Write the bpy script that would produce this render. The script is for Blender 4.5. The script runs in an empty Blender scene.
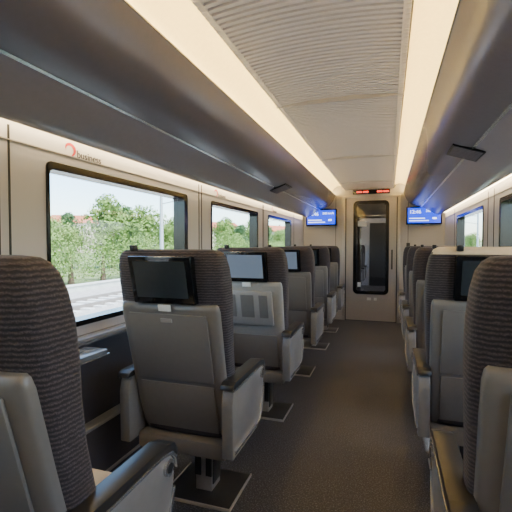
import bpy, bmesh, math, random
from mathutils import Vector, Matrix
random.seed(7)
C = bpy.context.scene.collection

# ------------------------------------------------------------------ materials
def mat(name, col, rough=0.5, metal=0.0, noise=0.0, nscale=40, bump=0.0, bscale=200, emit=None, estr=0, spec=0.5, coat=0.0):
    m = bpy.data.materials.new(name); m.use_nodes = True
    nt = m.node_tree; b = nt.nodes['Principled BSDF']
    b.inputs['Base Color'].default_value = (*col, 1)
    b.inputs['Roughness'].default_value = rough
    b.inputs['Metallic'].default_value = metal
    b.inputs['Specular IOR Level'].default_value = spec
    b.inputs['Coat Weight'].default_value = coat
    tc = nt.nodes.new('ShaderNodeTexCoord')
    n = nt.nodes.new('ShaderNodeTexNoise'); n.inputs['Scale'].default_value = nscale
    n.inputs['Detail'].default_value = 3
    nt.links.new(tc.outputs['Object'], n.inputs['Vector'])
    r = nt.nodes.new('ShaderNodeValToRGB')
    k = noise if noise else 0.04
    r.color_ramp.elements[0].position = .3; r.color_ramp.elements[1].position = .7
    r.color_ramp.elements[0].color = (*[c*(1-k) for c in col], 1)
    r.color_ramp.elements[1].color = (*[min(1, c*(1+k)) for c in col], 1)
    nt.links.new(n.outputs['Fac'], r.inputs['Fac'])
    nt.links.new(r.outputs['Color'], b.inputs['Base Color'])
    if bump:
        n2 = nt.nodes.new('ShaderNodeTexNoise'); n2.inputs['Scale'].default_value = bscale
        nt.links.new(tc.outputs['Object'], n2.inputs['Vector'])
        bp = nt.nodes.new('ShaderNodeBump'); bp.inputs['Strength'].default_value = bump
        bp.inputs['Distance'].default_value = .003
        nt.links.new(n2.outputs['Fac'], bp.inputs['Height'])
        nt.links.new(bp.outputs['Normal'], b.inputs['Normal'])
    if emit:
        b.inputs['Emission Color'].default_value = (*emit, 1)
        b.inputs['Emission Strength'].default_value = estr
    return m

def fabric_mat():
    m = bpy.data.materials.new('seat_fabric'); m.use_nodes = True
    nt = m.node_tree; b = nt.nodes['Principled BSDF']
    b.inputs['Roughness'].default_value = .9
    b.inputs['Sheen Weight'].default_value = .08
    tc = nt.nodes.new('ShaderNodeTexCoord')
    w = nt.nodes.new('ShaderNodeTexWave'); w.bands_direction = 'Z'
    w.inputs['Scale'].default_value = 26; w.inputs['Distortion'].default_value = 2.2
    w.inputs['Detail'].default_value = 1.5; w.inputs['Detail Scale'].default_value = 3
    nt.links.new(tc.outputs['Object'], w.inputs['Vector'])
    n = nt.nodes.new('ShaderNodeTexNoise'); n.inputs['Scale'].default_value = 260
    nt.links.new(tc.outputs['Object'], n.inputs['Vector'])
    mx = nt.nodes.new('ShaderNodeMath'); mx.operation = 'MULTIPLY'
    nt.links.new(w.outputs['Fac'], mx.inputs[0]); nt.links.new(n.outputs['Fac'], mx.inputs[1])
    r = nt.nodes.new('ShaderNodeValToRGB')
    r.color_ramp.elements[0].position = .1; r.color_ramp.elements[1].position = .6
    r.color_ramp.elements[0].color = (.017, .0135, .018, 1)
    r.color_ramp.elements[1].color = (.074, .056, .064, 1)
    nt.links.new(mx.outputs[0], r.inputs['Fac']); nt.links.new(r.outputs['Color'], b.inputs['Base Color'])
    bp = nt.nodes.new('ShaderNodeBump'); bp.inputs['Strength'].default_value = .5; bp.inputs['Distance'].default_value = .004
    nt.links.new(mx.outputs[0], bp.inputs['Height']); nt.links.new(bp.outputs['Normal'], b.inputs['Normal'])
    return m

def floor_mat():
    m = bpy.data.materials.new('floor_speckled'); m.use_nodes = True
    nt = m.node_tree; b = nt.nodes['Principled BSDF']
    b.inputs['Roughness'].default_value = .5
    tc = nt.nodes.new('ShaderNodeTexCoord')
    n = nt.nodes.new('ShaderNodeTexNoise'); n.inputs['Scale'].default_value = 130; n.inputs['Detail'].default_value = 4
    nt.links.new(tc.outputs['Object'], n.inputs['Vector'])
    r = nt.nodes.new('ShaderNodeValToRGB')
    r.color_ramp.elements[0].position = .5; r.color_ramp.elements[1].position = .75
    r.color_ramp.elements[0].color = (.016, .0165, .023, 1)
    r.color_ramp.elements[1].color = (.20, .205, .24, 1)
    nt.links.new(n.outputs['Fac'], r.inputs['Fac']); nt.links.new(r.outputs['Color'], b.inputs['Base Color'])
    bp = nt.nodes.new('ShaderNodeBump'); bp.inputs['Strength'].default_value = .25; bp.inputs['Distance'].default_value = .002
    nt.links.new(n.outputs['Fac'], bp.inputs['Height']); nt.links.new(bp.outputs['Normal'], b.inputs['Normal'])
    return m

def glass_mat(name, tint=(1, 1, 1), refl=.05):
    m = bpy.data.materials.new(name); m.use_nodes = True
    nt = m.node_tree; nt.nodes.clear()
    o = nt.nodes.new('ShaderNodeOutputMaterial'); t = nt.nodes.new('ShaderNodeBsdfTransparent')
    g = nt.nodes.new('ShaderNodeBsdfGlossy'); mx = nt.nodes.new('ShaderNodeMixShader')
    t.inputs['Color'].default_value = (*tint, 1); g.inputs['Roughness'].default_value = .02
    mx.inputs['Fac'].default_value = refl
    nt.links.new(t.outputs[0], mx.inputs[1]); nt.links.new(g.outputs[0], mx.inputs[2]); nt.links.new(mx.outputs[0], o.inputs[0])
    return m

M = {}
M['fabric'] = fabric_mat()
M['floor'] = floor_mat()
M['shell'] = mat('seat_shell_grey', (.150, .140, .132), .34, noise=.03)
M['shell_l'] = mat('seat_shell_light', (.27, .26, .25), .4)
M['arm'] = mat('arm_grey', (.20, .19, .182), .34)
M['dark'] = mat('dark_plastic', (.018, .0175, .018), .35)
M['black'] = mat('black_gloss', (.006, .006, .007), .15)
M['screen'] = mat('screen_off', (.03, .036, .042), .12)
M['screen_on'] = mat('screen_on', (.05, .06, .08), .12, emit=(.25, .33, .45), estr=.45)
M['silver'] = mat('silver', (.80, .79, .77), .22, metal=.9)
M['steel'] = mat('brushed_steel', (.46, .435, .42), .34, metal=.5)
M['cushion'] = mat('cushion', (.045, .038, .042), .85, bump=.4)
M['white'] = mat('label_white', (.75, .75, .73), .5)
M['cream'] = mat('cream_cover_lit_edge', (.62, .52, .38), .8, bump=.3)  # magazine cover colour; also paints the window-lit top edge of one seat
M['wall'] = mat('wall_panel', (.50, .475, .485), .42, noise=.02, nscale=3)
M['band'] = mat('wall_band', (.68, .64, .60), .5, noise=.02, nscale=3)
M['wall_low'] = mat('wall_lower', (.045, .046, .058), .35)
M['sill'] = mat('sill', (.16, .16, .17), .14)
M['rack'] = mat('rack_grey', (.265, .238, .275), .25, noise=.02)
M['rack_d'] = mat('rack_dark', (.150, .136, .155), .25, noise=.02)
M['ceil'] = mat('ceiling_slats', (.58, .53, .50), .5, noise=.03)
M['ceil_b'] = mat('ceiling_backing', (.11, .095, .09), .7)
M['cove'] = mat('cove_white', (.84, .72, .44), .6)  # yellow glow of the light strips is put into the base colour
M['led'] = mat('led_warm', (.9, .8, .6), .6, emit=(1, .77, .36), estr=60)
M['led2'] = mat('led_warm_wall', (.9, .8, .6), .6, emit=(1, .80, .48), estr=18)
M['endwall'] = mat('end_wall', (.44, .415, .41), .30, noise=.02, nscale=3)
M['blue'] = mat('display_blue', (.0, .01, .1), .3, emit=(.010, .055, .9), estr=2.2)
M['txt'] = mat('display_text', (.8, .8, .8), .5, emit=(.7, .85, 1), estr=3.5)
M['red'] = mat('sign_red', (.5, .02, .01), .5, emit=(1, .05, .02), estr=3)
M['logo_red'] = mat('logo_red', (.55, .02, .02), .5)
M['logo_dark'] = mat('logo_dark', (.03, .02, .02), .5)
M['glass'] = glass_mat('window_glass', (.93, .97, .97), .04)
M['dglass'] = glass_mat('door_glass', (.68, .70, .72), .07)

# ------------------------------------------------------------------ helpers
def link(name, me, parent=None, loc=None):
    o = bpy.data.objects.new(name, me); C.objects.link(o)
    if parent: o.parent = parent
    if loc: o.location = loc
    return o
def empty(name, loc=(0, 0, 0), parent=None):
    e = bpy.data.objects.new(name, None); C.objects.link(e); e.location = loc; e.empty_display_size = .1
    if parent: e.parent = parent
    return e
def mk(name, verts, faces, m, smooth=False):
    me = bpy.data.meshes.new(name); me.from_pydata(verts, [], faces); me.update()
    bm = bmesh.new(); bm.from_mesh(me); bmesh.ops.recalc_face_normals(bm, faces=bm.faces); bm.to_mesh(me); bm.free()
    me.materials.append(m)
    if smooth:
        for p in me.polygons: p.use_smooth = True
    return me
def finish(bm, name, m, smooth_angle=None):
    me = bpy.data.meshes.new(name); bmesh.ops.recalc_face_normals(bm, faces=bm.faces)
    bm.to_mesh(me); bm.free(); me.materials.append(m)
    if smooth_angle:
        for p in me.polygons: p.use_smooth = True
        try: me.set_sharp_from_angle(angle=smooth_angle)
        except Exception: pass
    return me
def boxes_mesh(name, bl, m, bevel=0, seg=2, shear=None):
    bm = bmesh.new()
    for (x0, x1, y0, y1, z0, z1) in bl:
        r = bmesh.ops.create_cube(bm, size=1)
        for v in r['verts']:
            v.co = Vector(((x0+x1)/2+v.co.x*(x1-x0), (y0+y1)/2+v.co.y*(y1-y0), (z0+z1)/2+v.co.z*(z1-z0)))
    if bevel:
        bmesh.ops.bevel(bm, geom=list(bm.edges), offset=bevel, segments=seg, affect='EDGES', profile=.5)
    if shear:
        for v in bm.verts: v.co.y += shear(v.co.z)
    return finish(bm, name, m, .6 if bevel else None)
def box(name, x0, x1, y0, y1, z0, z1, m, parent=None, bevel=0, seg=2):
    return link(name, boxes_mesh(name, [(x0, x1, y0, y1, z0, z1)], m, bevel, seg), parent)
def extrude_y(name, pts, y0, y1, m, smooth=False):
    n = len(pts)
    v = [(x, y0, z) for x, z in pts]+[(x, y1, z) for x, z in pts]
    f = [(i, (i+1) % n, n+(i+1) % n, n+i) for i in range(n)]+[tuple(range(n)), tuple(range(n, 2*n))]
    me = mk(name, v, f, m)
    if smooth:
        for p in me.polygons: p.use_smooth = True
        me.set_sharp_from_angle(angle=.6)
    return me
def prism_x(name, pts, x0, x1, m, bevel=0):
    bm = bmesh.new()
    a = [bm.verts.new((x0, y, z)) for y, z in pts]; b = [bm.verts.new((x1, y, z)) for y, z in pts]
    n = len(pts)
    bm.faces.new(a); bm.faces.new(b)
    for i in range(n): bm.faces.new((a[i], a[(i+1) % n], b[(i+1) % n], b[i]))
    if bevel: bmesh.ops.bevel(bm, geom=list(bm.edges), offset=bevel, segments=2, affect='EDGES', profile=.5)
    return finish(bm, name, m, .6)
def rrect(u0, u1, v0, v1, r, k=6):
    pts = []
    for cx, cy, a0 in ((u1-r, v1-r, 0), (u0+r, v1-r, 90), (u0+r, v0+r, 180), (u1-r, v0+r, 270)):
        for i in range(k+1):
            a = math.radians(a0+90*i/k); pts.append((cx+r*math.cos(a), cy+r*math.sin(a)))
    return pts
def ring(name, outer, inner, d0, d1, axis, m):
    """frame between two loops of equal length, extruded from d0 to d1 on axis 'x' or 'y'."""
    def P(p, d): return (d, p[0], p[1]) if axis == 'x' else (p[0], d, p[1])
    n = len(outer); v = []
    for loop, d in ((outer, d0), (inner, d0), (outer, d1), (inner, d1)): v += [P(p, d) for p in loop]
    f = []
    for i in range(n):
        j = (i+1) % n
        f += [(i, j, n+j, n+i), (2*n+i, 2*n+j, 3*n+j, 3*n+i), (i, j, 2*n+j, 2*n+i), (n+i, n+j, 3*n+j, 3*n+i)]
    return mk(name, v, f, m)
def plate(name, loop, d0, d1, axis, m):
    def P(p, d): return (d, p[0], p[1]) if axis == 'x' else (p[0], d, p[1])
    n = len(loop); v = [P(p, d0) for p in loop]+[P(p, d1) for p in loop]
    f = [tuple(range(n)), tuple(range(n, 2*n))]+[(i, (i+1) % n, n+(i+1) % n, n+i) for i in range(n)]
    return mk(name, v, f, m)
def cyl_mesh(name, p0, p1, r, m, seg=20, r2=None):
    bm = bmesh.new(); p0 = Vector(p0); p1 = Vector(p1); d = p1-p0
    bmesh.ops.create_cone(bm, cap_ends=True, segments=seg, radius1=r, radius2=r if r2 is None else r2, depth=d.length,
        matrix=Matrix.Translation((p0+p1)/2) @ d.to_track_quat('Z', 'Y').to_matrix().to_4x4())
    return finish(bm, name, m, .7)

# ------------------------------------------------------------------ shell dims
XC = -.31; HW = 1.22
XL = XC-HW; XR = XC+HW
Y0 = -2.4; YE = 7.5
WZ0, WZ1 = .98, 1.785
winL = [(-2.15, -.80), (-.33, 1.02), (1.49, 2.86), (3.33, 4.68), (5.14, 6.45)]
winR = [(-1.85, -.35), (.27, 1.77), (2.42, 3.92), (4.57, 6.20)]

link('floor', boxes_mesh('floor', [(XL-.1, XR+.1, Y0-.1, YE, -.08, 0)], M['floor']))

def side_wall(side, wins, x, sgn):
    a, b = (x, x+sgn*.10); x0, x1 = min(a, b), max(a, b)
    bl = [(x0, x1, Y0, YE, WZ0-.10, WZ0), (x0, x1, Y0, YE, WZ1, WZ1+.06)]
    prev = Y0
    for (s, e) in wins:
        bl.append((x0, x1, prev, s, WZ0, WZ1)); prev = e
    bl.append((x0, x1, prev, YE, WZ0, WZ1))
    w = empty('wall_'+side)
    link('pillars', boxes_mesh('pillars', bl, M['wall']), w)
    link('upper_band', boxes_mesh('upper_band', [(x0, x1, Y0, YE, WZ1+.06, 2.5)], M['band']), w)
    link('lower_panel', boxes_mesh('lower_panel', [(x0, x1, Y0, YE, -.08, WZ0-.10)], M['wall_low']), w)
    g = []
    for (s, e) in wins:
        for yy in (s-.20, e+.22):
            if yy < YE-.1:
                xx = x-sgn*.004
                g.append((min(xx, x+sgn*.01), max(xx, x+sgn*.01), yy-.004, yy+.004, WZ0-.1, WZ1+.12))
    link('trim_grooves', boxes_mesh('trim_grooves', g, M['dark']), w)
    xx = x-sgn*.006
    link('seam', boxes_mesh('seam', [(min(xx, x), max(xx, x), Y0, YE, WZ1+.055, WZ1+.060)], M['steel']), w)
    def bx(d0, d1, *r):
        p, q = x-sgn*d0, x-sgn*d1
        return (min(p, q), max(p, q), *r)
    link('ledge', boxes_mesh('ledge', [bx(0, .085, Y0, YE, .885, .925)], M['sill'], .012), w)
    link('ledge_edge', boxes_mesh('ledge_edge', [bx(.083, .092, Y0, YE, .898, .910)], M['silver']), w)
    link('heater', boxes_mesh('heater', [bx(0, .06, Y0, YE, .0, .42)], M['wall_low'], .01), w)
    link('heater_rail', boxes_mesh('heater_rail', [bx(.0, .068, Y0, YE, .42, .44), bx(.0, .066, Y0, YE, .13, .15)], M['steel'], .004), w)
    for i, (s, e) in enumerate(wins):
        p = empty('window_%d' % (i+1+(0 if side == 'left' else len(winL))))
        k = 6
        outer = rrect(s-.008, e+.010, WZ0-.008, WZ1+.008, .03, k); inner = rrect(s+.010, e-.045, WZ0+.02, WZ1-.03, .02, k)
        d0 = x-sgn*.008; d1 = x+sgn*.09
        link('frame', ring('frame', outer, inner, d0, d1, 'x', M['black']), p)
        link('glass', plate('glass', inner, x+sgn*.05, x+sgn*.054, 'x', M['glass']), p)
side_wall('left', winL, XL, -1)
side_wall('right', winR, XR, 1)

def wall_table(x, sgn, y):
    p = empty('wall_table')
    a, b = x-sgn*.093, x-sgn*.235
    link('tray', boxes_mesh('tray', [(min(a, b), max(a, b), y, y+.42, .865, .89)], M['sill'], .01), p)
    link('rim', boxes_mesh('rim', [(min(a, b), max(a, b)+.004, y-.004, y+.424, .860, .868)], M['silver'], .003), p)
    link('bracket', boxes_mesh('bracket', [(min(a, b), max(a, b), y+.19, y+.23, .83, .862)], M['dark'], .004), p)

w = empty('wall_back')
link('panel', boxes_mesh('panel', [(XL-.1, XR+.1, Y0-.1, Y0, -.08, 2.55)], M['endwall']), w)

# ------------------------------------------------------------------ ceiling
cz = empty('ceiling')
link('roof', boxes_mesh('roof', [(XL-.1, XR+.1, Y0-.1, YE, 2.50, 2.56)], M['ceil']), cz)
PW = .43
CX = XC-.03
def cl(d): return 2.405-.03*(d/PW)**2
prof = [(CX+PW*t/8, cl(PW*t/8)+.014) for t in range(-8, 9)]
prof2 = [(x, z+.015) for x, z in reversed(prof)]
link('panel', extrude_y('panel', prof+prof2, Y0, YE, M['ceil_b'], True), cz)
v = []; f = []
pitch = .040; ny = int((YE-Y0)/pitch)
xs = [CX+PW*.98*t/8 for t in range(-8, 9)]
for j in range(ny):
    ya = Y0+j*pitch; yb = ya+.030
    base = len(v)
    for x in xs:
        z = cl(x-CX)
        v += [(x, ya, z+.012), (x, ya+.004, z-.002), (x, yb-.004, z-.002), (x, yb, z+.012)]
    for i in range(len(xs)-1):
        for q in range(3):
            a = base+i*4+q; f.append((a, a+1, a+5, a+4))
link('slats', mk('slats', v, f, M['ceil']), cz)
link('webs', boxes_mesh('webs', [(CX+q-.015, CX+q+.015, Y0, YE, cl(q)-.001, cl(q)+.012) for q in (-.405, .405)], M['ceil']), cz)
link('joints', boxes_mesh('joints', [(CX-PW, CX+PW, y-.004, y+.004, 2.372, 2.40) for y in (-1, .9, 2.8, 4.7, 6.6)], M['steel']), cz)

for side, s in (('left', -1), ('right', 1)):
    def X(d): return XC-.03*max(0, min(1, (1.15-d)/.3))+s*d
    pts = [(PW-.01, 2.385), (PW, 2.43), (.50, 2.462), (.56, 2.455), (.61, 2.43), (.645, 2.38), (.65, 2.30)]
    pts2 = [(d+.012, z+.02) for d, z in reversed(pts)]
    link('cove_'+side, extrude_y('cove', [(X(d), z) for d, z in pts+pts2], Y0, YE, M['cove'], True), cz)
    ls = empty('ceiling_light_strip')
    link('led', extrude_y('led', [(X(.64), 2.306), (X(.615), 2.297), (X(.615), 2.303), (X(.64), 2.316)], Y0+.02, YE-.02, M['led']), ls)
    link('carrier', extrude_y('carrier', [(X(.645), 2.292), (X(.600), 2.286), (X(.598), 2.308), (X(.603), 2.308), (X(.607), 2.295), (X(.645), 2.303)], Y0+.02, YE-.02, M['steel']), ls)
    r = empty('luggage_rack')
    lower = [(1.135, 1.895), (1.10, 1.897), (1.05, 1.915), (.98, 1.965), (.92, 2.005), (.86, 2.030)]
    upper = [(.86, 2.030), (.78, 2.052), (.715, 2.078), (.665, 2.12), (.625, 2.18), (.592, 2.255), (.578, 2.285)]
    bk = lambda P: [(X(d), z) for d, z in P]
    link('underside', extrude_y('underside', bk(lower+[(.87, 2.05), (.93, 2.025), (.99, 1.985), (1.06, 1.935), (1.135, 1.915)]), Y0+.02, 7.40, M['rack'], True), r)
    link('front_panel', extrude_y('front_panel', bk(upper+[(.61, 2.275), (.64, 2.19), (.68, 2.135), (.73, 2.095), (.79, 2.072), (.87, 2.05)]), Y0+.02, 7.40, M['rack_d'], True), r)
    link('edge_trim', extrude_y('edge_trim', bk([(.868, 2.023), (.852, 2.028), (.854, 2.034), (.870, 2.029)]), Y0+.02, 7.40, M['silver']), r)
    link('top_trim', extrude_y('top_trim', bk([(.574, 2.280), (.596, 2.280), (.596, 2.286), (.574, 2.286)]), Y0+.02, 7.40, M['silver']), r)
    link('infill', extrude_y('infill', bk([(1.135, 1.915), (.95, 2.03), (.80, 2.08), (.67, 2.16), (.66, 2.49), (1.2, 2.49), (1.2, 1.95)]), Y0+.02, 7.40, M['rack_d']), r)
    wl = empty('wall_light_strip')
    link('led', extrude_y('led', [(X(1.145), 1.925), (X(1.205), 1.925), (X(1.205), 1.935), (X(1.145), 1.935)], Y0+.02, 7.38, M['led2']), wl)
    for yv in ((2.95, ) if s > 0 else (4.3, )):
        vv = empty('air_vent')
        a = Vector((X(.93), 0, 2.000)); b = Vector((X(.74), 0, 2.066)); n = Vector((-s*.33, 0, -.94))
        def pt(t, y, o):
            p = a.lerp(b, t); return (p.x+n.x*o, y, p.z+n.z*o)
        def slab(t0, t1, ya, yb, o0, o1):
            V = [pt(t, y, o) for t in (t0, t1) for y in (ya, yb) for o in (o0, o1)]
            F = [(0, 1, 3, 2), (4, 5, 7, 6), (0, 1, 5, 4), (2, 3, 7, 6), (0, 2, 6, 4), (1, 3, 7, 5)]
            return V, F
        L = .30
        V, F = slab(0, 1, yv, yv+L, -.01, .010)
        link('frame', mk('frame', V, F, M['black']), vv)
        V = []; F = []
        for q in range(7):
            sl = slab(.06, .94, yv+.02+q*(L-.04)/7, yv+.034+q*(L-.04)/7, .008, .015)
            b0 = len(V); V += sl[0]; F += [tuple(i+b0 for i in ff) for ff in sl[1]]
        link('slats', mk('slats', V, F, M['rack_d']), vv)

# ------------------------------------------------------------------ end wall and door
DX0, DX1, DZ = -.77, .17, 2.25
w = empty('wall_end')
link('panel', boxes_mesh('panel', [(XL-.1, DX0, YE, YE+.1, -.08, 2.56), (DX1, XR+.1, YE, YE+.1, -.08, 2.56), (DX0, DX1, YE, YE+.1, DZ, 2.56)], M['endwall']), w)
link('seams', boxes_mesh('seams', [(DX0-.16, DX0-.152, YE-.004, YE+.01, 0, 2.3), (DX1+.152, DX1+.16, YE-.004, YE+.01, 0, 2.3)], M['dark']), w)
link('kick_plate', boxes_mesh('kick_plate', [(XL, DX0-.03, YE-.006, YE+.01, 0, .12), (DX1+.03, XR, YE-.006, YE+.01, 0, .12)], M['steel']), w)
d = empty('door_1')
GX0, GX1, GZ0, GZ1 = -.60, .0, .50, 2.17
link('surround', boxes_mesh('surround', [(DX0-.03, DX0+.02, YE-.03, YE+.1, 0, DZ+.02), (DX1-.02, DX1+.03, YE-.03, YE+.1, 0, DZ+.02), (DX0-.03, DX1+.03, YE-.03, YE+.1, DZ-.02, DZ+.03)], M['steel'], .008), d)
link('surround_gasket', boxes_mesh('surround_gasket', [(DX0+.02, DX0+.035, YE-.02, YE+.02, 0, DZ-.02), (DX1-.035, DX1-.02, YE-.02, YE+.02, 0, DZ-.02)], M['dark']), d)
o = rrect(DX0+.02, DX1-.02, .01, DZ-.02, .005); i_ = rrect(GX0-.0, GX1+.0, GZ0, GZ1, .07)
link('leaf', ring('leaf', o, i_, YE+.0, YE+.05, 'y', M['steel']), d)
link('glass_frame', ring('glass_frame', rrect(GX0-.01, GX1+.01, GZ0-.01, GZ1+.01, .08), rrect(GX0+.045, GX1-.045, GZ0+.045, GZ1-.045, .05), YE-.008, YE+.055, 'y', M['black']), d)
link('glass', plate('glass', rrect(GX0+.04, GX1-.04, GZ0+.04, GZ1-.04, .05), YE+.02, YE+.026, 'y', M['dglass']), d)
link('handle', boxes_mesh('handle', [(GX1+.05, GX1+.075, YE-.05, YE-.03, .95, 1.30), (GX1+.05, GX1+.075, YE-.05, YE+.01, .95, .98), (GX1+.05, GX1+.075, YE-.05, YE+.01, 1.27, 1.30)], M['dark'], .004), d)
link('stickers', boxes_mesh('stickers', [(-.36, -.29, YE-.003, YE+.002, .38, .43), (-.24, -.19, YE-.003, YE+.002, .38, .43)], M['white']), d)
link('glass_stickers', boxes_mesh('glass_stickers', [(-.53, -.38, YE+.012, YE+.018, 1.72, 1.82), (-.53, -.47, YE+.012, YE+.018, .62, .70)], M['white']), d)
sg = empty('led_sign')
link('housing', boxes_mesh('housing', [(-.62, .02, YE-.04, YE-.008, 2.295, 2.375)], M['black'], .006), sg)
link('red_lamps', boxes_mesh('red_lamps', [(x, x+.09, YE-.044, YE-.038, 2.322, 2.350) for x in (-.55, -.44, -.20, -.09)], M['red']), sg)

def text(body, size, loc, rot, m, parent, name):
    c = bpy.data.curves.new(name, 'FONT'); c.body = body; c.size = size; c.extrude = .0008
    ob = bpy.data.objects.new(name, c); C.objects.link(ob); ob.location = loc; ob.rotation_euler = rot
    c.materials.append(m); ob.parent = parent
    return ob
R_END = (math.pi/2, 0, 0)
for (x0, x1) in ((-1.47, -.90), (.29, .86)):
    p = empty('information_display')
    z0, z1 = 1.735, 2.045; yy = YE-.09
    link('housing', boxes_mesh('housing', [(x0, x1, yy, YE-.010, z0, z1)], M['black'], .012), p)
    link('screen', boxes_mesh('screen', [(x0+.025, x1-.025, yy-.003, yy+.003, z0+.025, z1-.025)], M['blue']), p)
    text('12:46', .085, (x0+.05, yy-.005, z1-.12), R_END, M['txt'], p, 'clock_text')
    text('248 km/h', .055, (x0+.31, yy-.005, z1-.10), R_END, M['txt'], p, 'speed_text')
    link('text_bars', boxes_mesh('text_bars', [(x0+.05, x0+.30, yy-.005, yy-.003, z0+.10, z0+.112), (x0+.05, x0+.36, yy-.005, yy-.003, z0+.06, z0+.072), (x0+.42, x0+.48, yy-.005, yy-.003, z0+.09, z0+.12)], M['txt']), p)
box('call_panel', .30, .36, YE-.016, YE-.007, 1.20, 1.42, M['dark'], None, .003)

def logo(y, x, sgn):
    p = empty('wall_logo')
    zc = WZ1+.085
    V = []; F = []
    N = 28
    for i in range(N+1):
        a = -1.2+i/N*4.6; r = .042-.020*i/N; wd = .009*math.sin(math.pi*min(1, i/N*.9+.1))+.001
        for rr in (r-wd, r+wd): V.append((x-sgn*.002, y+.03+rr*math.cos(a), zc+.008+rr*math.sin(a)*.8))
    for i in range(N): F.append((2*i, 2*i+1, 2*i+3, 2*i+2))
    link('swirl', mk('swirl', V, F, M['logo_red']), p)
    text('business', .055, (x-sgn*.003, y+.08, zc-.025), (math.pi/2, 0, math.pi/2 if sgn < 0 else -math.pi/2), M['logo_dark'], p, 'lettering')
logo(1.60, XL, -1); logo(3.40, XL, -1); logo(5.3, XL, -1)

# ------------------------------------------------------------------ seats
LEAN = .25
def yl(z): return (.9-z)*LEAN
def loft(name, secs, m, npt=40, expo=4.5, wing=None, cap=True):
    v = []; f = []
    for (z, hw, yr, yf) in secs:
        cy = (yr+yf)/2; hy = (yf-yr)/2
        for i in range(npt):
            a = 2*math.pi*i/npt
            c, s_ = math.cos(a), math.sin(a)
            x = hw*math.copysign(abs(c)**(2/expo), c); y = hy*math.copysign(abs(s_)**(2/expo), s_)
            if wing and s_ > .2:
                y -= wing(z)*(1-min(1, abs(x)/(hw*.82))**3)
            v.append((x, cy+y, z))
    n = len(secs)
    for k in range(n-1):
        for i in range(npt):
            j = (i+1) % npt; f.append((k*npt+i, k*npt+j, (k+1)*npt+j, (k+1)*npt+i))
    f.append(tuple(range(npt))); f.append(tuple(range((n-1)*npt, n*npt)))
    me = mk(name, v, f, m)
    for p in me.polygons: p.use_smooth = True
    me.set_sharp_from_angle(angle=1.0)
    return me
SP = []
fs = []
for z, hw, th in [(.42, .225, .11), (.46, .245, .14), (.60, .255, .15), (.75, .262, .145), (.90, .270, .14), (1.02, .277, .15), (1.12, .280, .17),
                  (1.22, .279, .185), (1.29, .274, .18), (1.335, .265, .165), (1.358, .253, .14), (1.370, .237, .11), (1.375, .20, .06)]:
    c0 = yl(z)+.012; tm = max(0, (.19-th)/2) if z > 1.25 else 0
    fs.append((z, hw, c0+tm, c0+tm+th))
def wing(z): return .035+.03*max(0, min(1, (z-.95)/.25)) if z < 1.34 else .0
SP.append(('back_cushion', loft('back_cushion', fs, M['fabric'], wing=wing)))
ss = []
for z, hw, yo, th in [(.385, .17, .05, .05), (.395, .205, .03, .07), (.42, .228, .010, .09), (.47, .240, -.004, .10), (.60, .247, -.008, .10), (.80, .252, -.010, .10),
                      (1.00, .256, -.010, .09), (1.09, .256, -.008, .08), (1.115, .252, -.003, .06), (1.125, .245, .01, .04)]:
    ss.append((z, hw, yl(z)+yo, yl(z)+yo+th))
SP.append(('rear_shell', loft('rear_shell', ss, M['shell'], expo=6)))
SP_ALT = ('rear_shell', loft('rear_shell_light', ss, M['shell_l'], expo=6))
sh = lambda z: yl(z)
SP.append(('tray_table', boxes_mesh('tray_table', [(-.205, .205, -.020, -.008, .74, 1.075)], M['shell'], .005, shear=sh)))
SP.append(('tray_latch', boxes_mesh('tray_latch', [(-.03, .03, -.026, -.018, 1.035, 1.055)], M['shell_l'], .003, shear=sh)))
SP.append(('lower_panel', boxes_mesh('lower_panel', [(-.200, .200, -.016, -.006, .47, .72)], M['shell'], .005, shear=sh)))
SP.append(('screen_housing', boxes_mesh('screen_housing', [(-.160, .160, -.022, .03, 1.125, 1.345)], M['black'], .008, shear=sh)))
SP.append(('screen', boxes_mesh('screen', [(-.132, .132, -.025, -.020, 1.155, 1.322)], M['screen'], 0, shear=sh)))
SP.append(('label', boxes_mesh('label', [(-.032, .032, -.026, -.018, 1.090, 1.122)], M['white'], .002, shear=sh)))
SP.append(('coat_hook', boxes_mesh('coat_hook', [(-.155, -.125, -.0, .03, 1.365, 1.395)], M['dark'], .006, shear=sh)))
SP.append(('headrest', loft('headrest', [(z, hw, yl(z)+.10, yl(z)+.10+t) for z, hw, t in [(1.12, .15, .03), (1.135, .175, .05), (1.2, .185, .06), (1.28, .18, .055), (1.32, .15, .03)]], M['cushion'])))
sc = []
for z, hw, a, b in [(.43, .20, .13, .50), (.445, .235, .10, .545), (.48, .245, .09, .56), (.52, .243, .09, .56), (.545, .23, .10, .545), (.555, .20, .13, .51)]:
    sc.append((z, hw, a, b))
SP.append(('seat_cushion', loft('seat_cushion', sc, M['cushion'], expo=6)))
SP.append(('seat_pan', boxes_mesh('seat_pan', [(-.245, .245, .06, .52, .35, .435)], M['shell'], .02)))
SP.append(('pedestal', boxes_mesh('pedestal', [(-.05, .05, .33, .45, .012, .36), (-.10, .10, .28, .48, .30, .36)], M['steel'], .006)))
SP.append(('pedestal_cover', boxes_mesh('pedestal_cover', [(-.052, -.015, .322, .335, .10, .30), (.015, .052, .322, .335, .10, .30), (-.056, -.048, .34, .44, .05, .33), (.048, .056, .34, .44, .05, .33)], M['dark'], .002)))
SP.append(('foot_plate', boxes_mesh('foot_plate', [(-.20, .20, .22, .56, 0, .014)], M['dark'], .004)))
SP.append(('foot_plate_edge', boxes_mesh('foot_plate_edge', [(-.205, -.198, .215, .565, 0, .017), (.198, .205, .215, .565, 0, .017), (-.205, .205, .213, .220, 0, .017)], M['steel'], .001)))
armpts = [(.005, .40), (.0, .66), (.015, .715), (.05, .735), (.40, .735), (.45, .722), (.475, .685), (.475, .63), (.45, .52), (.41, .44), (.36, .405)]
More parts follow.
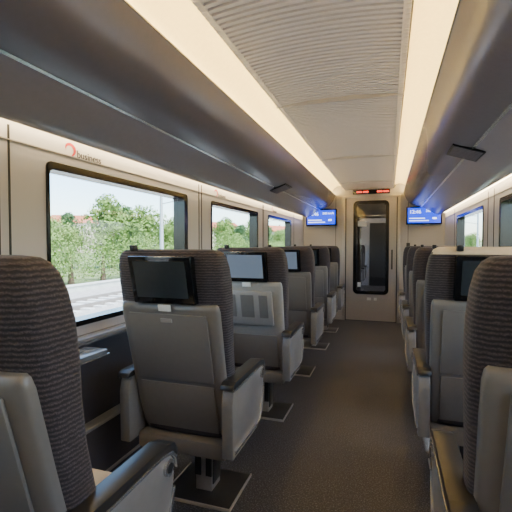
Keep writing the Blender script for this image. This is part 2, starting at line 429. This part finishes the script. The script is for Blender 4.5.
for s in (-1, 1):
    a, b = s*.25, s*.308
    SP.append(('armrest_panel', prism_x('armrest_panel', armpts, min(a, b), max(a, b), M['arm'], .007)))
    pad = [(-.01, .730), (.0, .752), (.03, .762), (.42, .762), (.47, .748), (.492, .715), (.488, .69), (.475, .70), (.45, .728), (.40, .738)]
    a, b = s*.246, s*.314
    SP.append(('armrest_pad', prism_x('armrest_pad', pad, min(a, b), max(a, b), M['dark'], .004)))
    a, b = s*.306, s*.3145
    SP.append(('armrest_trim', prism_x('armrest_trim', [(.02, .440), (.02, .424), (.395, .424), (.432, .455), (.472, .60), (.460, .603), (.420, .468), (.39, .440)], min(a, b), max(a, b), M['silver'])))
    a, b = s*.308, s*.3165
    SP.append(('armrest_rail', prism_x('armrest_rail', [(.0, .722), (.0, .730), (.40, .738), (.452, .728), (.478, .700), (.486, .66), (.478, .66), (.470, .696), (.447, .719), (.40, .729)], min(a, b), max(a, b), M['silver'])))
    SP.append(('armrest_cap', cyl_mesh('armrest_cap', (s*.305, .432, .682), (s*.3175, .432, .682), .027, M['silver'], 24)))
    SP.append(('armrest_cap_inner', cyl_mesh('armrest_cap_inner', (s*.305, .432, .682), (s*.319, .432, .682), .017, M['dark'], 24)))

POCKET = [('pocket_frame', boxes_mesh('pocket_frame', [(-.19, .19, -.036, -.018, .80, 1.06)], M['shell_l'], .01, shear=sh)),
          ('pocket_slots', boxes_mesh('pocket_slots', [(-.155, -.09, -.039, -.034, .86, 1.03), (-.05, .05, -.039, -.034, .86, 1.03), (.09, .155, -.039, -.034, .86, 1.03)], M['shell'], .0, shear=sh))]
scr_on = boxes_mesh('screen_lit', [(-.132, .132, -.025, -.020, 1.155, 1.322)], M['screen_on'], 0, shear=sh)
cover = loft('lit_top_edge', [(z, hw, yl(z)+a, yl(z)+b) for z, hw, a, b in [(1.350, .255, .02, .20), (1.372, .245, .030, .19), (1.386, .22, .05, .16)]], M['cream'], expo=5)  # cream layer painting window light on the seat's top edge

def seat(x, y, alt=False, on=False, lit_top=False):
    e = empty('train_seat', (x, y, 0))
    for n, me in SP:
        if n == 'rear_shell' and alt: me = SP_ALT[1]
        if n == 'screen' and (on or alt): me = scr_on
        if alt and n in ('tray_table', 'tray_latch'): continue
        link(n, me, e)
    if alt:
        for n, me in POCKET: link(n, me, e)
    if lit_top: link('lit_top_edge', cover, e)
    return e
SXL, SXR = -.975, .462
for y, kw in ((-1.50, {}), (-.42, {}), (.68, {}), (1.68, {}), (2.80, dict(alt=True)), (3.92, dict(on=True)), (5.04, {}), (6.12, {})):
    seat(SXL, y, **kw)
for y, kw in ((-1.20, {}), (-.08, {}), (1.05, {}), (2.20, dict(lit_top=True)), (3.32, {}), (4.44, {}), (5.56, {})):
    seat(SXR, y, **kw)
for y in (.12, 1.20, 2.33, 3.45, 4.57, 5.68): wall_table(XL, -1, y)

mg = empty('magazine')
link('pages', boxes_mesh('pages', [(-1.10, -.90, .98, 1.20, .556, .563)], M['white'], .001), mg)
link('cover', boxes_mesh('cover', [(-1.10, -.90, .98, 1.20, .563, .565)], M['cream']), mg)

# ------------------------------------------------------------------ vestibule and next carriage
vb = empty('vestibule')
VL, VR = -1.25, .65
link('floor_slab', boxes_mesh('floor_slab', [(XL, XR, YE+.1, 14.0, -.08, 0)], M['floor']), vb)
link('roof_slab', boxes_mesh('roof_slab', [(XL, XR, YE+.1, 14.0, 2.45, 2.53)], M['rack_d']), vb)
link('side_walls', boxes_mesh('side_walls', [(VL-.05, VL, YE+.1, 9.2, 0, 2.45), (VR, VR+.05, YE+.1, 9.2, 0, 2.45)], M['rack_d']), vb)
link('partition', boxes_mesh('partition', [(XL, -.60, 9.2, 9.28, 0, 2.45), (.0, XR, 9.2, 9.28, 0, 2.45), (-.60, .0, 9.2, 9.28, 2.0, 2.45)], M['rack_d']), vb)
link('partition_frame', boxes_mesh('partition_frame', [(-.63, -.58, 9.17, 9.3, 0, 2.03), (-.02, .03, 9.17, 9.3, 0, 2.03), (-.63, .03, 9.17, 9.3, 1.97, 2.04)], M['silver'], .01), vb)
link('vestibule_fill_light', boxes_mesh('vestibule_fill_light', [(-.5, -.1, 8.0, 8.06, 2.43, 2.448)], M['led2']), vb)  # unseen lamp, added to light the vestibule behind the door glass
link('far_shell', boxes_mesh('far_shell', [(XL-.05, XL, 9.28, 14.0, 0, 1.0), (XR, XR+.05, 9.28, 14.0, 0, 1.0), (XL-.05, XL, 9.28, 14.0, 1.75, 2.45), (XR, XR+.05, 9.28, 14.0, 1.75, 2.45), (XL, XR, 14.0, 14.05, 0, 2.45)]
     + [(q, q+.05, y, y+.5, 1.0, 1.75) for q in (XL-.05, XR) for y in (9.28, 11.3, 13.3)], M['wall']), vb)
link('far_door', boxes_mesh('far_door', [(-.6, .0, 13.96, 14.0, 0, 2.1)], M['dark']), vb)
link('far_led', boxes_mesh('far_led', [(-.8, -.74, 9.5, 13.8, 2.42, 2.445), (.12, .18, 9.5, 13.8, 2.42, 2.445)], M['led2']), vb)
for y in (10.0, 11.1, 12.2):
    seat(SXL+.05, y); seat(SXR-.05, y)

# ------------------------------------------------------------------ outside
def ground_mat(name, c0, c1, sc):
    m = mat(name, c0, .95); nt = m.node_tree
    n = [q for q in nt.nodes if q.type == 'TEX_NOISE'][0]; n.inputs['Scale'].default_value = sc; n.inputs['Detail'].default_value = 6
    r = [q for q in nt.nodes if q.type == 'VALTORGB'][0]
    r.color_ramp.elements[0].color = (*c0, 1); r.color_ramp.elements[1].color = (*c1, 1)
    return m
GZ = -1.25
M['grass'] = ground_mat('grass', (.13, .18, .06), (.24, .28, .12), .6)
M['gravel'] = ground_mat('gravel', (.34, .31, .29), (.50, .47, .44), 6)
M['conc'] = ground_mat('concrete', (.55, .54, .52), (.68, .67, .64), 2)
M['leaf1'] = ground_mat('leaf_a', (.09, .17, .03), (.21, .31, .07), 1.5)
M['leaf2'] = ground_mat('leaf_b', (.13, .23, .05), (.29, .38, .12), 1.5)
M['leaf3'] = ground_mat('leaf_c', (.04, .10, .04), (.10, .18, .06), 1.5)
M['bark'] = mat('bark', (.12, .08, .05), .9)
M['roof'] = ground_mat('roof_tiles', (.38, .10, .05), (.50, .17, .09), 2)
M['plaster'] = mat('plaster', (.62, .52, .42), .9)
M['pole'] = mat('pole_grey', (.40, .43, .44), .6)
M['rail'] = mat('rail_steel', (.30, .26, .23), .5, metal=.5)
link('ground', boxes_mesh('ground', [(-260, 260, -120, 420, GZ-.3, GZ)], M['grass']))
for sx in (-1, 1):
    t = empty('railway_track')
    a, b = (-15.5, -3.0) if sx < 0 else (2.5, 12.0)
    link('ballast', boxes_mesh('ballast', [(a, b, -60, 260, GZ, GZ+.12)], M['gravel']), t)
    rl = []
    for cx in ((-7.5, -12.0) if sx < 0 else (6.5, 10.0)):
        for q in (-.75, .75): rl.append((cx+q-.04, cx+q+.04, -60, 260, GZ+.12, GZ+.30))
    link('rails', boxes_mesh('rails', rl, M['rail']), t)
    sl = []
    for cx in ((-7.5, -12.0) if sx < 0 else (6.5, 10.0)):
        for k in range(120): sl.append((cx-1.25, cx+1.25, -10+k*.7, -9.74+k*.7, GZ+.12, GZ+.18))
    link('sleepers', boxes_mesh('sleepers', sl, M['conc']), t)
wl = empty('concrete_barrier')
link('wall', boxes_mesh('wall', [(-16.4, -16.1, -60, 260, GZ, GZ+.35)], M['conc'], 0), wl)
link('coping', boxes_mesh('coping', [(-16.45, -16.05, -60, 260, GZ+.35, GZ+.42)], M['conc'], 0), wl)

def tree_mesh(name, h, w, m, seed, nb=16, nl=2600):
    rnd = random.Random(seed); v = []; f = []; mi = []
    N = 8
    for k, (z, r) in enumerate(((0, .22), (h*.3, .15), (h*.7, .06))):
        for i in range(N):
            a = 2*math.pi*i/N; v.append((r*math.cos(a), r*math.sin(a), z))
    for k in range(2):
        for i in range(N): f.append((k*N+i, k*N+(i+1) % N, (k+1)*N+(i+1) % N, (k+1)*N+i)); mi.append(1)
    blobs = []
    for _ in range(nb):
        a = rnd.uniform(0, 6.28); t = rnd.random(); z = h*(.28+.62*t); rr = w*.5*math.sin(math.pi*(.18+.72*t))*rnd.uniform(.2, .75)
        blobs.append((rr*math.cos(a), rr*math.sin(a), z, w*rnd.uniform(.18, .30)))
    for _ in range(nl):
        b = rnd.choice(blobs)
        d = Vector((rnd.gauss(0, 1), rnd.gauss(0, 1), rnd.gauss(0, 1))).normalized()
        p = Vector(b[:3])+d*b[3]*rnd.uniform(.75, 1.08)
        u = Vector((rnd.gauss(0, 1), rnd.gauss(0, 1), rnd.gauss(0, 1))).normalized(); q = d.cross(u).normalized(); u = (d+u*.6).cross(q).normalized()
        s = rnd.uniform(.10, .2)*h/6; k = len(v)
        v += [tuple(p+u*s), tuple(p+q*s*.6), tuple(p-u*s), tuple(p-q*s*.6)]; f.append((k, k+1, k+2, k+3)); mi.append(0)
    me = bpy.data.meshes.new(name); me.from_pydata(v, [], f); me.materials.append(m); me.materials.append(M['bark'])
    for p, q in zip(me.polygons, mi): p.material_index = q
    return me
TM = [tree_mesh('tree_a', 6.5, 5.0, M['leaf1'], 1), tree_mesh('tree_b', 5.2, 4.6, M['leaf2'], 2), tree_mesh('tree_c', 7.4, 3.6, M['leaf3'], 3),
      tree_mesh('shrub', 2.4, 3.6, M['leaf2'], 4, 12, 1600), tree_mesh('shrub_b', 3.2, 4.0, M['leaf1'], 5, 12, 1600)]
HOUSES = [(-92, 100, 12, 9, 9.0, .6), (-44, 98, 12, 9, 6, 1.0), (-50, 22, 10, 8, 5.6, 1.4), (-40, 145, 14, 9, 7, 1.2), (34, 60, 12, 9, 6, 1.2)]
rnd = random.Random(11)
def plant(kind, x, y, s=1):
    r = rnd.uniform(0, 6.28); sz = s*rnd.uniform(.9, 1.1)
    for h in HOUSES:
        if math.hypot(x-h[0], y-h[1]) < 14: return
    o = link('shrub' if kind >= 3 else 'tree', TM[kind], None, (x, y, GZ)); o.rotation_euler = (0, 0, r); o.scale = (s, s, sz)
y = 8
while y < 150:
    plant(rnd.choice((3, 4)), -19-rnd.uniform(0, 2.0), y, rnd.uniform(.9, 1.25)); y += rnd.uniform(1.8, 3.0)
y = 12
while y < 170:
    plant(rnd.choice((0, 1, 1, 0, 2)), -25-rnd.uniform(0, 8), y, rnd.uniform(.75, 1.2)); y += rnd.uniform(1.8, 3.6)
y = 5
while y < 160:
    plant(rnd.choice((0, 1, 3, 4)), 16+rnd.uniform(0, 5), y, rnd.uniform(.7, 1.0)); y += rnd.uniform(3, 6)
y = 30
while y < 260:
    plant(rnd.choice((0, 2, 1)), -50-rnd.uniform(0, 20), y, rnd.uniform(1.0, 1.3)); y += rnd.uniform(3, 6)
def house(x, y, w, d, h, rot):
    e = empty('house', (x, y, GZ)); e.rotation_euler = (0, 0, rot)
    link('walls', boxes_mesh('walls', [(-w/2, w/2, -d/2, d/2, 0, h)], M['plaster']), e)
    v = [(-w/2-.5, -d/2-.5, h), (w/2+.5, -d/2-.5, h), (w/2+.5, d/2+.5, h), (-w/2-.5, d/2+.5, h), (-w/2-.5, 0, h+d*.28), (w/2+.5, 0, h+d*.28)]
    link('roof', mk('roof', v, [(0, 1, 5, 4), (3, 2, 5, 4), (0, 3, 4), (1, 2, 5), (0, 1, 2, 3)], M['roof']), e)
    wn = []
    for fl in range(int(h//2.8)):
        for k in range(int(w//2.5)):
            xx = -w/2+1.3+k*2.5
            for yy in (-d/2, d/2): wn.append((xx-.45, xx+.45, yy-.05, yy+.05, .9+fl*2.8, 2.2+fl*2.8))
    link('house_windows', boxes_mesh('house_windows', wn, M['sill']), e)
    link('chimney', boxes_mesh('chimney', [(w*.2, w*.2+.6, .3, .9, h, h+d*.28+.5)], M['plaster']), e)
for h in HOUSES: house(*h)
for (px, ys) in ((-16.9, (27.5, 55, 82, 110, 140)), (13.2, (18, 42, 70, 100))):
    for yy in ys:
        e = empty('catenary_pole', (px, yy, GZ)); s = 1 if px < 0 else -1
        link('mast', cyl_mesh('mast', (0, 0, 0), (0, 0, 8.2), .17, M['pole'], 14, .11), e)
        link('bracket', cyl_mesh('bracket', (0, 0, 7.0), (s*4.2, 0, 7.3), .05, M['pole'], 8), e)
        link('stay', cyl_mesh('stay', (0, 0, 8.0), (s*3.6, 0, 7.3), .03, M['pole'], 8), e)
        link('drop_arm', cyl_mesh('drop_arm', (s*.1, 0, 5.8), (s*3.4, 0, 6.3), .04, M['pole'], 8), e)

# ------------------------------------------------------------------ light
W = bpy.data.worlds.new('sky'); bpy.context.scene.world = W; W.use_nodes = True
nt = W.node_tree; bg = nt.nodes['Background']
sky = nt.nodes.new('ShaderNodeTexSky'); sky.sky_type = 'NISHITA'; sky.sun_disc = False
sky.sun_elevation = math.radians(50); sky.sun_rotation = math.radians(100); sky.air_density = 1.0; sky.dust_density = 1.2; sky.ozone_density = 2.5
nt.links.new(sky.outputs[0], bg.inputs['Color']); bg.inputs['Strength'].default_value = 1.3
sl = bpy.data.lights.new('sun', 'SUN'); sl.energy = 15; sl.angle = .02; sl.color = (1, .96, .88)
so = bpy.data.objects.new('sun', sl); C.objects.link(so); so.location = (20, -10, 40)
so.rotation_euler = Vector((-.42, .25, -1)).to_track_quat('-Z', 'Y').to_euler()

# ------------------------------------------------------------------ camera
cam = bpy.data.cameras.new('camera'); co = bpy.data.objects.new('camera', cam); C.objects.link(co)
cam.sensor_width = 36; cam.lens = 36*400/512; cam.clip_start = .02; cam.clip_end = 800
co.location = (0, 0, 1.4)
co.rotation_euler = (math.radians(90-1.72), 0, math.radians(18.3))
bpy.context.scene.camera = co
